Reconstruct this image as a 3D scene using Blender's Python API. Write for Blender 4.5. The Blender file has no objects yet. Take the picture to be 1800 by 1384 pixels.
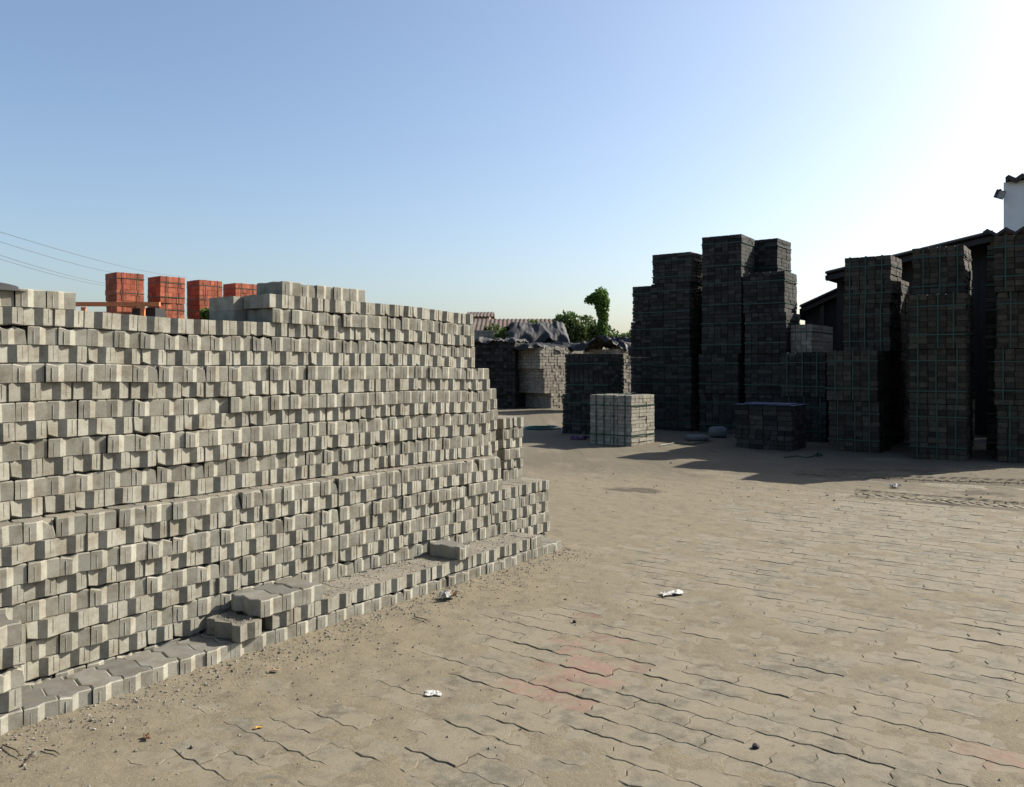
import bpy, math, random
import numpy as np
from mathutils import Vector, Matrix

random.seed(7)
rng = np.random.default_rng(7)
scene = bpy.context.scene
COL = scene.collection
R = math.radians

# ------------------------------------------------------------------ camera
FPX, CX, HY, CAMH = 1437.0, 900.0, 644.26, 1.377      # focal length, centre and horizon in photo pixels
cam_d = bpy.data.cameras.new("camera")
cam_d.sensor_width = 36.0
cam_d.lens = 36.0 * FPX / 1800.0
cam_d.shift_y = -(692.0 - HY) / 1800.0
cam_d.clip_start = 0.05
cam_d.clip_end = 9000.0
cam = bpy.data.objects.new("camera", cam_d)
cam.location = (0, 0, CAMH)
cam.rotation_euler = (R(90), 0, 0)
COL.objects.link(cam)
scene.camera = cam

# ------------------------------------------------------------------ light
SUN_AZ, SUN_EL = R(65.5), R(35)                           # azimuth clockwise from +Y
world = bpy.data.worlds.new("World")
scene.world = world
world.use_nodes = True
wn = world.node_tree
wn.nodes.clear()
sky = wn.nodes.new("ShaderNodeTexSky")
sky.sky_type = 'NISHITA'
sky.sun_disc = False
sky.sun_elevation = SUN_EL
sky.sun_rotation = SUN_AZ
sky.altitude = 50
sky.air_density = 1.0
sky.dust_density = 2.3
sky.ozone_density = 2.0
bg = wn.nodes.new("ShaderNodeBackground")
bg.inputs[1].default_value = 0.085
wo = wn.nodes.new("ShaderNodeOutputWorld")
wn.links.new(sky.outputs[0], bg.inputs[0])
wn.links.new(bg.outputs[0], wo.inputs[0])
sun_d = bpy.data.lights.new("sun", 'SUN')
sun_d.energy = 5.0
sun_d.angle = R(0.5)
sun_d.color = (1.0, 0.94, 0.83)
sun = bpy.data.objects.new("sun", sun_d)
sdir = Vector((math.sin(SUN_AZ) * math.cos(SUN_EL), math.cos(SUN_AZ) * math.cos(SUN_EL), math.sin(SUN_EL)))
sun.rotation_euler = (-sdir).to_track_quat('-Z', 'Y').to_euler()
sun.location = (30, 12, 30)
COL.objects.link(sun)
vs = scene.view_settings
vs.view_transform = 'Standard'
vs.look = 'None'
vs.exposure = 1.1
vs.gamma = 1.0
vs.use_curve_mapping = False

# ------------------------------------------------------------------ frames of reference
TH = R(36.5)
D = np.array([math.sin(TH), math.cos(TH)])              # along the block wall
N = np.array([math.cos(TH), -math.sin(TH)])             # out of the block wall
P0 = np.array([-1.839, 3.097])
WALL_RZ = math.pi / 2 - TH
BW, BL, BT = 0.1275, 0.243, 0.080                       # paver pitch, length, thickness
PU, PZ = 0.129, 0.081


def wl(u, w, z=0.0):
    p = P0 + u * D - w * N
    return (p[0], p[1], z)


def to_uw(X, Y):
    r0, r1 = X - P0[0], Y - P0[1]
    return r0 * D[0] + r1 * D[1], -(r0 * N[0] + r1 * N[1])


def px(x, y, Y):
    return Vector(((x - CX) / FPX * Y, Y, CAMH + (HY - y) / FPX * Y))


def pg(x, y, z=0.0):
    Y = FPX * (CAMH - z) / (y - HY)
    return Vector(((x - CX) / FPX * Y, Y, z))


# ------------------------------------------------------------------ noise
def vnoise(x, y, seed=0):
    xi, yi = np.floor(x).astype(np.int64), np.floor(y).astype(np.int64)
    xf, yf = x - xi, y - yi
    sx, sy = xf * xf * (3 - 2 * xf), yf * yf * (3 - 2 * yf)

    def h(a, b):
        n = (a * 374761393 + b * 668265263 + seed * 982451653) & 0x7fffffff
        n = ((n ^ (n >> 13)) * 1274126177) & 0x7fffffff
        return ((n ^ (n >> 16)) & 0xffff) / 65535.0
    a = h(xi, yi) * (1 - sx) + h(xi + 1, yi) * sx
    b = h(xi, yi + 1) * (1 - sx) + h(xi + 1, yi + 1) * sx
    return (a * (1 - sy) + b * sy) * 2 - 1


def fbm(x, y, seed=0, oct=4):
    s, a, f = 0, 1.0, 1.0
    for k in range(oct):
        s = s + a * vnoise(x * f, y * f, seed + k * 17)
        a *= 0.5
        f *= 2.03
    return s


def sstep(a, b, v):
    t = np.clip((v - a) / (b - a), 0, 1)
    return t * t * (3 - 2 * t)


# ------------------------------------------------------------------ materials
def new_mat(name):
    m = bpy.data.materials.new(name)
    m.use_nodes = True
    nt = m.node_tree
    nt.nodes.clear()
    out = nt.nodes.new("ShaderNodeOutputMaterial")
    b = nt.nodes.new("ShaderNodeBsdfPrincipled")
    nt.links.new(b.outputs[0], out.inputs[0])
    return m, nt, b


def nd(nt, typ, **kw):
    n = nt.nodes.new(typ)
    for k, v in kw.items():
        if k.startswith("i_"):
            n.inputs[int(k[2:]) if k[2:].isdigit() else k[2:]].default_value = v
        else:
            setattr(n, k, v)
    return n


def mixc(nt, fac, a, b, mode='MIX'):
    n = nt.nodes.new("ShaderNodeMix")
    n.data_type = 'RGBA'
    n.blend_type = mode
    for s, v in ((0, fac), (6, a), (7, b)):
        if hasattr(v, "links"):
            nt.links.new(v, n.inputs[s])
        else:
            n.inputs[s].default_value = v if s == 0 else (*v, 1.0)
    return n.outputs[2]


def noise(nt, vec, scale, detail=4, rough=0.6):
    n = nd(nt, "ShaderNodeTexNoise")
    n.inputs["Scale"].default_value = scale
    n.inputs["Detail"].default_value = detail
    n.inputs["Roughness"].default_value = rough
    nt.links.new(vec, n.inputs["Vector"])
    return n.outputs[0]


def ramp(nt, fac, a, b, c0=(0, 0, 0), c1=(1, 1, 1)):
    r = nd(nt, "ShaderNodeValToRGB")
    r.color_ramp.elements[0].position = a
    r.color_ramp.elements[1].position = b
    r.color_ramp.elements[0].color = (*c0, 1)
    r.color_ramp.elements[1].color = (*c1, 1)
    nt.links.new(fac, r.inputs[0])
    return r.outputs[0]


def masonry(name, base, alt, dust=None, dust_lo=0.5, dust_hi=0.7, var=0.28, grain=220, bump=0.4, stain=0.35,
            rough=0.92, dust_scale=7.0, bumpd=0.002, mottle=None):
    """Concrete or fired block: per-piece tone, stains, sand grain and, if asked, patches of dust."""
    m, nt, b = new_mat(name)
    geo = nd(nt, "ShaderNodeNewGeometry")
    pos = geo.outputs["Position"]
    oi = nd(nt, "ShaderNodeObjectInfo")
    at = nd(nt, "ShaderNodeAttribute", attribute_name="tint")
    add = nd(nt, "ShaderNodeMath", operation='ADD')
    nt.links.new(oi.outputs["Random"], add.inputs[0])
    nt.links.new(at.outputs["Fac"], add.inputs[1])
    fr = nd(nt, "ShaderNodeMath", operation='FRACT')
    nt.links.new(add.outputs[0], fr.inputs[0])
    c = mixc(nt, fr.outputs[0], base, alt)
    # value variation by piece
    m2 = nd(nt, "ShaderNodeMath", operation='MULTIPLY', i_1=7.31)
    nt.links.new(fr.outputs[0], m2.inputs[0])
    fr2 = nd(nt, "ShaderNodeMath", operation='FRACT')
    nt.links.new(m2.outputs[0], fr2.inputs[0])
    mr = nd(nt, "ShaderNodeMapRange")
    mr.inputs["To Min"].default_value = 1 - var
    mr.inputs["To Max"].default_value = 1 + var * 0.6
    nt.links.new(fr2.outputs[0], mr.inputs["Value"])
    c = mixc(nt, 1.0, c, mr.outputs[0], 'MULTIPLY')
    s = ramp(nt, noise(nt, pos, 14, 5, 0.65), 0.42, 0.68)
    c = mixc(nt, s, c, mixc(nt, 1.0, c, tuple(1 - stain * k for k in (0.85, 1.0, 1.15)), 'MULTIPLY'))
    g = noise(nt, pos, grain, 3, 0.7)
    c = mixc(nt, 1.0, c, ramp(nt, g, 0.25, 0.75, (0.72, 0.72, 0.72), (1.18, 1.18, 1.18)), 'MULTIPLY')
    if mottle:
        c = mixc(nt, ramp(nt, noise(nt, pos, 3.1, 4, 0.6), 0.46, 0.56), c, mottle[0])
        c = mixc(nt, ramp(nt, noise(nt, pos, 13, 6, 0.75), 0.50, 0.64), c, mottle[1])
        c = mixc(nt, ramp(nt, noise(nt, pos, 27, 6, 0.8), 0.53, 0.68), c, mottle[2])
    if dust:
        dn = ramp(nt, noise(nt, pos, dust_scale, 6, 0.7), dust_lo, dust_hi)
        c = mixc(nt, dn, c, dust)
    nt.links.new(c, b.inputs["Base Color"])
    b.inputs["Roughness"].default_value = rough
    b.inputs["Specular IOR Level"].default_value = 0.25
    bp = nd(nt, "ShaderNodeBump")
    bp.inputs["Strength"].default_value = bump
    bp.inputs["Distance"].default_value = bumpd
    nt.links.new(noise(nt, pos, grain * 0.45, 5, 0.75), bp.inputs["Height"])
    nt.links.new(bp.outputs[0], b.inputs["Normal"])
    return m


def plain(name, col, rough=0.7, metal=0.0, scale=6.0, var=0.35, bump=0.0, spec=0.4, bscale=30):
    m, nt, b = new_mat(name)
    geo = nd(nt, "ShaderNodeNewGeometry")
    n = noise(nt, geo.outputs["Position"], scale, 5, 0.65)
    c = mixc(nt, 1.0, col, ramp(nt, n, 0.25, 0.75, (1 - var,) * 3, (1 + var,) * 3), 'MULTIPLY')
    nt.links.new(c, b.inputs["Base Color"])
    b.inputs["Roughness"].default_value = rough
    b.inputs["Metallic"].default_value = metal
    b.inputs["Specular IOR Level"].default_value = spec
    if bump:
        bp = nd(nt, "ShaderNodeBump")
        bp.inputs["Strength"].default_value = bump
        bp.inputs["Distance"].default_value = 0.01
        nt.links.new(noise(nt, geo.outputs["Position"], bscale, 5, 0.7), bp.inputs["Height"])
        nt.links.new(bp.outputs[0], b.inputs["Normal"])
    return m


DUST = (0.224, 0.193, 0.143)
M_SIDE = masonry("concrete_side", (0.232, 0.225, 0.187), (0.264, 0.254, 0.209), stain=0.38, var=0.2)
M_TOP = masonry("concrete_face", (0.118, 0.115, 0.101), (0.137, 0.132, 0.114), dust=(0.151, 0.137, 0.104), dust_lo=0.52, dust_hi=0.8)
M_DUSTY = masonry("concrete_dusty", (0.146, 0.137, 0.118), (0.157, 0.147, 0.12), dust=(0.185, 0.165, 0.126), dust_lo=0.35, dust_hi=0.6,
                  bump=0.9, bumpd=0.006)
M_PAVER = masonry("yard_paver", (0.138, 0.127, 0.098), (0.15, 0.134, 0.1), dust=(0.157, 0.134, 0.094), dust_lo=0.42, dust_hi=0.66, var=0.22,
                  stain=0.4, bump=0.8, dust_scale=6.5, bumpd=0.003, mottle=((0.162, 0.138, 0.098), (0.19, 0.17, 0.128), (0.104, 0.088, 0.064)))
M_PAVER_RED = masonry("yard_paver_red", (0.165, 0.112, 0.084), (0.155, 0.116, 0.086), dust=(0.152, 0.13, 0.09), dust_lo=0.45, dust_hi=0.60,
                      var=0.15, dust_scale=9.0, mottle=((0.175, 0.108, 0.082), (0.19, 0.15, 0.112), (0.12, 0.09, 0.066)))
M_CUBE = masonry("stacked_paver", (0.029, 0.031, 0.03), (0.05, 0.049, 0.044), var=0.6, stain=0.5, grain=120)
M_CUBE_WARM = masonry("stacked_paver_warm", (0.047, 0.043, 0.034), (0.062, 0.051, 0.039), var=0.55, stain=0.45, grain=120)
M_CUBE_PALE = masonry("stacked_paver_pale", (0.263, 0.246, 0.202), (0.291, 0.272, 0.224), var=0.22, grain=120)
M_RED = masonry("red_paver", (0.31, 0.09, 0.052), (0.36, 0.118, 0.067), var=0.3, grain=90, stain=0.35)
M_STRAP = plain("green_strap", (0.00448, 0.0392, 0.0252), rough=0.45, var=0.2)
M_TARP = plain("black_tarp", (0.00896, 0.00896, 0.00952), rough=0.65, var=0.7, scale=2.0, bump=0.6, bscale=9)
M_TARP_G = plain("grey_tarp", (0.0202, 0.0202, 0.0202), rough=0.75, var=0.5, scale=2.5, bump=0.6, bscale=9)
M_DARKMETAL = plain("dark_sheet_metal", (0.0196, 0.0168, 0.0157), rough=0.7, var=0.4)
M_ROOF = plain("weathered_roof_sheet", (0.028, 0.0252, 0.0235), rough=0.7, var=0.5, scale=1.5)
M_RUST = plain("rusty_sheet", (0.0952, 0.0476, 0.028), rough=0.85, var=0.6, scale=2.2)
M_ORANGE = plain("orange_paint", (0.46, 0.15, 0.055), rough=0.55, var=0.3, scale=9)
M_WHITE = plain("white_plaster", (0.62, 0.63, 0.62), rough=0.85, var=0.15, scale=1.2)
M_PLASTER = plain("pale_plaster", (0.263, 0.235, 0.196), rough=0.9, var=0.25, scale=0.8)
M_TILE = plain("brown_roof", (0.0728, 0.0476, 0.0364), rough=0.9, var=0.5, scale=1.2)
M_CABLE = plain("black_cable", (0.06, 0.06, 0.062), rough=0.6)
M_PAPER = plain("white_paper", (0.36, 0.35, 0.32), rough=0.8, var=0.25, scale=25)
M_CARD = plain("brown_card", (0.28, 0.202, 0.123), rough=0.85, var=0.3, scale=20)
M_LEAFY = plain("yellow_leaf", (0.347, 0.202, 0.028), rough=0.7, var=0.3, scale=40)
M_LEAFB = plain("brown_leaf", (0.112, 0.056, 0.0252), rough=0.8, var=0.3, scale=40)
M_BLACK = plain("black_stone", (0.015, 0.014, 0.016), rough=0.8)
M_HOSE = plain("green_hose", (0.01, 0.055, 0.05), rough=0.4)
M_PURPLE = plain("purple_cloth", (0.056, 0.0252, 0.084), rough=0.9)
M_SACK = plain("pale_sack", (0.0952, 0.101, 0.104), rough=0.85, var=0.25, bump=0.5)
M_BARK = plain("bark", (0.056, 0.042, 0.028), rough=0.95, var=0.4)
M_WOOD = plain("twig_wood", (0.0476, 0.0336, 0.0252), rough=0.9, var=0.4)
M_GLASS = plain("lamp_glass", (0.25, 0.27, 0.28), rough=0.2, var=0.1)
M_GRAVEL = masonry("gravel", (0.168, 0.157, 0.134), (0.258, 0.241, 0.207), var=0.5, grain=400)


def leaf_mat(name, ca, cb):
    m, nt, b = new_mat(name)
    geo = nd(nt, "ShaderNodeNewGeometry")
    c = mixc(nt, geo.outputs["Random Per Island"], ca, cb)
    n = noise(nt, geo.outputs["Position"], 1.3, 3)
    c = mixc(nt, 1.0, c, ramp(nt, n, 0.3, 0.7, (0.7,) * 3, (1.25,) * 3), 'MULTIPLY')
    nt.links.new(c, b.inputs["Base Color"])
    b.inputs["Roughness"].default_value = 0.6
    b.inputs["Specular IOR Level"].default_value = 0.25
    tr = nd(nt, "ShaderNodeBsdfTranslucent")
    nt.links.new(c, tr.inputs[0])
    mx = nd(nt, "ShaderNodeMixShader", i_0=0.35)
    out = [x for x in nt.nodes if x.type == 'OUTPUT_MATERIAL'][0]
    nt.links.new(b.outputs[0], mx.inputs[1])
    nt.links.new(tr.outputs[0], mx.inputs[2])
    nt.links.new(mx.outputs[0], out.inputs[0])
    return m


M_LEAF = leaf_mat("shrub_leaf", (0.04, 0.075, 0.02), (0.095, 0.125, 0.04))
M_VINE = leaf_mat("vine_leaf", (0.048, 0.105, 0.02), (0.11, 0.18, 0.035))


def ground_mat():
    m, nt, b = new_mat("dirt")
    geo = nd(nt, "ShaderNodeNewGeometry")
    pos = geo.outputs["Position"]
    c = mixc(nt, ramp(nt, noise(nt, pos, 1.1, 5, 0.6), 0.3, 0.7), (0.161, 0.134, 0.089), (0.148, 0.127, 0.0903))
    c = mixc(nt, ramp(nt, noise(nt, pos, 9, 6, 0.75), 0.5, 0.66), c, (0.113, 0.0953, 0.069))
    c = mixc(nt, ramp(nt, noise(nt, pos, 38, 5, 0.75), 0.52, 0.70), c, (0.181, 0.16, 0.119))
    g = noise(nt, pos, 260, 3, 0.75)
    c = mixc(nt, 1.0, c, ramp(nt, g, 0.25, 0.75, (0.72,) * 3, (1.22,) * 3), 'MULTIPLY')
    # darker brown patches by the tint attribute
    at = nd(nt, "ShaderNodeAttribute", attribute_name="tint")
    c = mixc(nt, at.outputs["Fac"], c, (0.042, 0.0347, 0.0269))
    nt.links.new(c, b.inputs["Base Color"])
    b.inputs["Roughness"].default_value = 0.97
    b.inputs["Specular IOR Level"].default_value = 0.15
    bp = nd(nt, "ShaderNodeBump")
    bp.inputs["Strength"].default_value = 0.75
    bp.inputs["Distance"].default_value = 0.006
    nt.links.new(noise(nt, pos, 75, 6, 0.75), bp.inputs["Height"])
    nt.links.new(bp.outputs[0], b.inputs["Normal"])
    return m


M_DIRT = ground_mat()


# ------------------------------------------------------------------ object helpers
def mesh(name, verts, faces, mats, fmat=None, tint=None, smooth=False):
    me = bpy.data.meshes.new(name)
    me.from_pydata([tuple(v) for v in verts], [], [tuple(f) for f in faces])
    for m in (mats if isinstance(mats, (list, tuple)) else [mats]):
        me.materials.append(m)
    if fmat is not None:
        me.polygons.foreach_set("material_index", np.array(fmat, dtype=np.int32))
    if tint is not None:
        a = me.attributes.new("tint", 'FLOAT', 'POINT')
        a.data.foreach_set("value", np.array(tint, dtype=np.float32))
    if smooth:
        me.polygons.foreach_set("use_smooth", np.ones(len(faces), dtype=bool))
    me.update()
    return me


def link(name, me, parent=None, loc=(0, 0, 0), rot=(0, 0, 0)):
    o = bpy.data.objects.new(name, me)
    COL.objects.link(o)
    o.location = loc
    o.rotation_euler = rot
    if parent is not None:
        o.parent = parent
    return o


def tag(o, label, cat, group=None, kind=None):
    o["label"] = label
    o["category"] = cat
    if group:
        o["group"] = group
    if kind:
        o["kind"] = kind
    return o


def thing(name, label, cat, loc=(0, 0, 0), rz=0.0, group=None):
    o = bpy.data.objects.new(name, None)
    o.empty_display_size = 0.1
    COL.objects.link(o)
    o.location = loc
    o.rotation_euler = (0, 0, rz)
    return tag(o, label, cat, group)


class MB:
    """collects pieces into one mesh"""
    def __init__(self):
        self.v, self.f, self.t, self.m = [], [], [], []

    def add(self, verts, faces, tint=0.0, mat=0):
        k = len(self.v)
        self.v += [tuple(p) for p in verts]
        self.f += [tuple(i + k for i in fc) for fc in faces]
        self.t += [tint] * len(verts)
        self.m += [mat] * len(faces)

    def box(self, x0, x1, y0, y1, z0, z1, tint=0.0, jit=0.0, mat=0, M=None):
        vs_ = [(x, y, z) for z in (z0, z1) for y in (y0, y1) for x in (x0, x1)]
        if jit:
            vs_ = [tuple(c + random.uniform(-jit, jit) for c in p) for p in vs_]
        if M is not None:
            vs_ = [tuple(M @ Vector(p)) for p in vs_]
        self.add(vs_, BOXF, tint, mat)

    def tube(self, pts, r, n=6, mat=0, cap=True):
        pts = [Vector(p) for p in pts]
        rs = r if isinstance(r, (list, tuple)) else [r] * len(pts)
        vs_, fs_ = [], []
        for i, p in enumerate(pts):
            d = (pts[min(i + 1, len(pts) - 1)] - pts[max(i - 1, 0)]).normalized()
            a = d.cross(Vector((0, 0, 1)) if abs(d.z) < 0.9 else Vector((1, 0, 0))).normalized()
            b = d.cross(a)
            for k in range(n):
                t = 2 * math.pi * k / n
                vs_.append(p + (a * math.cos(t) + b * math.sin(t)) * rs[i])
        for i in range(len(pts) - 1):
            for k in range(n):
                k2 = (k + 1) % n
                fs_.append((i * n + k, i * n + k2, (i + 1) * n + k2, (i + 1) * n + k))
        if cap:
            fs_.append(tuple(range(n)))
            fs_.append(tuple((len(pts) - 1) * n + k for k in reversed(range(n))))
        self.add(vs_, fs_, 0.0, mat)

    def build(self, name, mats, parent=None, loc=(0, 0, 0), rot=(0, 0, 0), kind=None, smooth=False):
        o = link(name, mesh(name, self.v, self.f, mats, self.m, self.t, smooth), parent, loc, rot)
        if kind:
            o["kind"] = kind
        return o


BOXF = [(0, 2, 3, 1), (4, 5, 7, 6), (0, 1, 5, 4), (2, 6, 7, 3), (0, 4, 6, 2), (1, 3, 7, 5)]

# ------------------------------------------------------------------ the zigzag paving block
SL_S = 0.178


def outline(q=0.0115):
    W, L = BW, BL
    a = 0.375 * W * SL_S                                  # crest of the end profile
    front = [(-W / 2, 0), (-W / 2 + 0.375 * W, -a), (-W / 2 + 0.625 * W, a), (W / 2, 0)]
    P = L / 2
    side = [(0.36 * P, q), (0.64 * P, -q), (1.36 * P, q), (1.64 * P, -q)]
    pts = list(front)
    pts += [(W / 2 + s, v) for v, s in side]
    pts += [(x, L + y) for x, y in reversed(front)]
    pts += [(-W / 2 + s, v) for v, s in reversed(side)]
    return pts                                            # counter-clockwise seen from above


def offset_poly(p, d):
    out = []
    n = len(p)
    for i in range(n):
        a, b, c = Vector(p[i - 1]), Vector(p[i]), Vector(p[(i + 1) % n])
        e1, e2 = (b - a).normalized(), (c - b).normalized()
        n1, n2 = Vector((-e1.y, e1.x)), Vector((-e2.y, e2.x))
        m = (n1 + n2)
        m = m / max(0.4, m.length_squared) * 2
        out.append((b.x + m.x * d, b.y + m.y * d))
    return out


OUT = outline()
OUT_W = outline(0.0075)


def block_geo(flip, gap=0.0011, cham=0.0045, jit=0.0008, rnd=random, rib=True, T=BT):
    src = OUT if rib else OUT_W
    o0 = offset_poly(src, gap)
    o1 = offset_poly(src, gap + cham)
    n = len(o0)
    j = lambda s=1.0: rnd.uniform(-jit, jit) * s
    v = [(x + j(), y + j(), 0.0 + abs(j())) for x, y in o0]
    v += [(x + j(), y + j(), T - cham + j(1.5)) for x, y in o0]
    v += [(x + j(), y + j(), T - abs(j())) for x, y in o1]
    f, m = [tuple(reversed(range(n)))], [2]
    for r in (0, n):
        for i in range(n):
            k = (i + 1) % n
            f.append((r + i, r + k, r + n + k, r + n + i))
            m.append(0)
    f.append(tuple(range(2 * n, 3 * n)))
    m.append(1)
    if rib:                                               # spacer rib on the end face
        x = -BW / 2 + 0.19 * BW
        for dx in (0.0,):
            y = -0.19 * BW * SL_S
            k = len(v)
            w, pr = 0.0016, 0.0015
            for z in (0.004, T * 0.78):
                v += [(x - w, y + gap, z), (x - w * 0.4, y - pr + gap, z), (x + w, y - pr * 0.5 + gap, z), (x + w, y + gap, z)]
            for a in range(3):
                f.append((k + a, k + a + 1, k + 4 + a + 1, k + 4 + a)); m.append(0)
            f.append((k + 4, k + 5, k + 6, k + 7)); m.append(0)
            f.append((k + 3, k + 2, k + 1, k)); m.append(0)
    if flip:                                              # turned over about its long axis
        v = [(-x, y, T - z) for x, y, z in v]
    return v, f, m


def block_mesh(name, flip, top, bottom, chip=0):
    v, f, m = block_geo(flip)
    n = len(OUT)
    for k in range(chip):                                 # knocked-off corners along the front
        i = random.choice((0, 1, 1, 2, 3, 3))
        d = random.uniform(0.006, 0.016)
        for r, fz, fy in ((1, 1.0, 0.15), (2, 0.9, 0.9)):
            x, y, z = v[r * n + i]
            zs = -1 if (z > BT / 2) else 1
            v[r * n + i] = (x * (1 - 0.4 * d / 0.06), y + d * fy, z + zs * d * fz)
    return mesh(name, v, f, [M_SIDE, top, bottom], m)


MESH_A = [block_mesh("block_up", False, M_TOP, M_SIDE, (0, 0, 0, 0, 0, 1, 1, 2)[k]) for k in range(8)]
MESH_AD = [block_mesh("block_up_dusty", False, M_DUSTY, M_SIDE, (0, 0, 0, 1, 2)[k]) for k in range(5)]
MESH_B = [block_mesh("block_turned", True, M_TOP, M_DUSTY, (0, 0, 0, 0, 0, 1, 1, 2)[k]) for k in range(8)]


def sag(u):
    return math.sin(u * 1.35 + 0.4) * 0.5 + math.sin(u * 2.9 + 1.1) * 0.35 + math.sin(u * 5.3) * 0.2


def put_block(parent, u, w, z, flip, dusty=False, rz=0.0, tilt=0.006, name="paving_block"):
    k = 0.011 * z                                         # courses settle unevenly the higher they lie
    slope = k * (sag(u + 0.05) - sag(u - 0.05)) / 0.1
    z += k * sag(u)
    me = random.choice(MESH_B if flip else (MESH_AD if dusty else MESH_A))
    p = wl(u, w, z)
    rot = (random.uniform(-tilt, tilt), random.uniform(-tilt, tilt) - slope, WALL_RZ + rz)
    if parent is not None:
        p = Vector(p) - parent.location
    return link(name, me, parent, p, rot)


# ------------------------------------------------------------------ ground sheet
def axis(lo, hi, step, far, grow=1.22):
    a = list(np.arange(lo, hi, step))
    s, x = step, a[-1]
    hi_l = []
    while x < far:
        s *= grow
        x += s
        hi_l.append(x)
    s, x = step, a[0]
    lo_l = []
    while x > -far:
        s *= grow
        x -= s
        lo_l.append(x)
    return np.array(list(reversed(lo_l)) + a + hi_l)


xs = axis(-2.5, 6.2, 0.021, 4000)
ys = axis(1.9, 10.6, 0.021, 4000)
GX, GY = np.meshgrid(xs, ys)


def track(GX, GY, pts, half, depth, lug, ph):
    """tyre print with chevron lugs along a polyline"""
    h = np.zeros_like(GX)
    acc = 0.0
    for (ax, ay), (bx, by) in zip(pts[:-1], pts[1:]):
        L = math.hypot(bx - ax, by - ay)
        tx, ty = (bx - ax) / L, (by - ay) / L
        s = (GX - ax) * tx + (GY - ay) * ty
        c = -(GX - ax) * ty + (GY - ay) * tx
        inside = (s >= 0) & (s < L) & (np.abs(c) < half * 1.5)
        lugv = np.sin(2 * math.pi * ((s + acc) / lug + np.abs(c) / (lug * 1.1)) + ph)
        prof = 1 - sstep(half * 0.75, half * 1.1, np.abs(c))
        rim = np.exp(-((np.abs(c) - half * 1.2) / (half * 0.2)) ** 2)
        v = prof * (-depth * 0.6 + depth * 0.9 * np.clip(lugv * 2, -1, 1)) + rim * depth * 0.6
        h = np.where(inside, v, h)
        acc += L
    return h


U, Wd = to_uw(GX, GY)
near = np.exp(-np.clip(-Wd, 0, 9) / 0.16) * (U < 3.9)             # heaped against the wall foot
leftd = sstep(0.75, -0.15, np.minimum(-Wd - 0.35 - 0.5 * sstep(0.2, -1.0, U) + 0.25 * fbm(U * 1.3, Wd * 1.3, 5, 3), 3))
fard = sstep(7.6, 10.0, GY + 0.6 * fbm(GX * 0.8, GY * 0.8, 9, 3) - 0.12 * (GX - 1.5))
rightd = sstep(3.0, 4.3, GX - 0.25 * (GY - 3.0)) * 0.4
patch = sstep(0.15, 0.8, fbm(GX * 0.9, GY * 0.9, 3, 3))
cover = np.clip(np.maximum.reduce([leftd * 0.8, fard * 0.9, rightd]) + 0.10 * patch, 0, 1)
fine = np.clip((60 - np.hypot(GX, GY)) / 40, 0, 1)
GZ = -0.0025 + 0.0064 * cover + 0.016 * near
GZ += fine * (0.0022 * fbm(GX * 2.3, GY * 2.3, 21, 3) + 0.0040 * fbm(GX * 7, GY * 7, 31, 3) + 0.0008 * fbm(GX * 24, GY * 24, 41, 2))
GZ += fine * fard * (0.010 * fbm(GX * 1.6, GY * 1.6, 51, 4) + 0.005)
for pts, ph in (([(7.5, 6.2), (5.0, 7.99), (4.44, 8.39), (3.99, 8.69), (3.7, 8.86)], 0.0),
                ([(8.0, 9.0), (6.02, 9.62), (4.74, 10.0), (3.6, 10.4)], 1.0)):
    GZ += track(GX, GY, pts, 0.20, 0.030, 0.125, ph)
GZ = np.where(np.hypot(GX, GY) > 60, 0.0, GZ)
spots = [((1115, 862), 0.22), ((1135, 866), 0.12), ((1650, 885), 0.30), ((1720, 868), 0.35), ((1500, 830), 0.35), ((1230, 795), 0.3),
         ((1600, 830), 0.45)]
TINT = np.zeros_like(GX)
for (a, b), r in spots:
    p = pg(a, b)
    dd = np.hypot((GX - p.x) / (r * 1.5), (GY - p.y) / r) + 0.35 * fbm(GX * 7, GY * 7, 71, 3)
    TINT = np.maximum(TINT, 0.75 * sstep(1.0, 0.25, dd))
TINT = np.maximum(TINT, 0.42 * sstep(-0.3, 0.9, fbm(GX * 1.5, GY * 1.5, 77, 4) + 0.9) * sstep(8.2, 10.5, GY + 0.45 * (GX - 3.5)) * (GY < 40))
ny, nx = GX.shape
gv = np.stack([GX, GY, GZ], -1).reshape(-1, 3)
ii = (np.arange(ny - 1)[:, None] * nx + np.arange(nx - 1)[None, :]).reshape(-1)
gf = np.stack([ii, ii + 1, ii + nx + 1, ii + nx], -1)
gm = bpy.data.meshes.new("ground")
gm.vertices.add(len(gv))
gm.vertices.foreach_set("co", gv.astype(np.float32).reshape(-1))
gm.loops.add(gf.size)
gm.loops.foreach_set("vertex_index", gf.astype(np.int32).reshape(-1))
gm.polygons.add(len(gf))
gm.polygons.foreach_set("loop_start", np.arange(0, gf.size, 4, dtype=np.int32))
gm.polygons.foreach_set("use_smooth", np.ones(len(gf), dtype=bool))
a_ = gm.attributes.new("tint", 'FLOAT', 'POINT')
a_.data.foreach_set("value", TINT.reshape(-1).astype(np.float32))
gm.materials.append(M_DIRT)
gm.update(calc_edges=True)
ground = link("ground", gm)
ground["kind"] = "structure"


def gz_at(X, Y):
    i = int(np.clip(np.searchsorted(ys, Y), 0, ny - 1))
    j = int(np.clip(np.searchsorted(xs, X), 0, nx - 1))
    return float(GZ[i, j])


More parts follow.
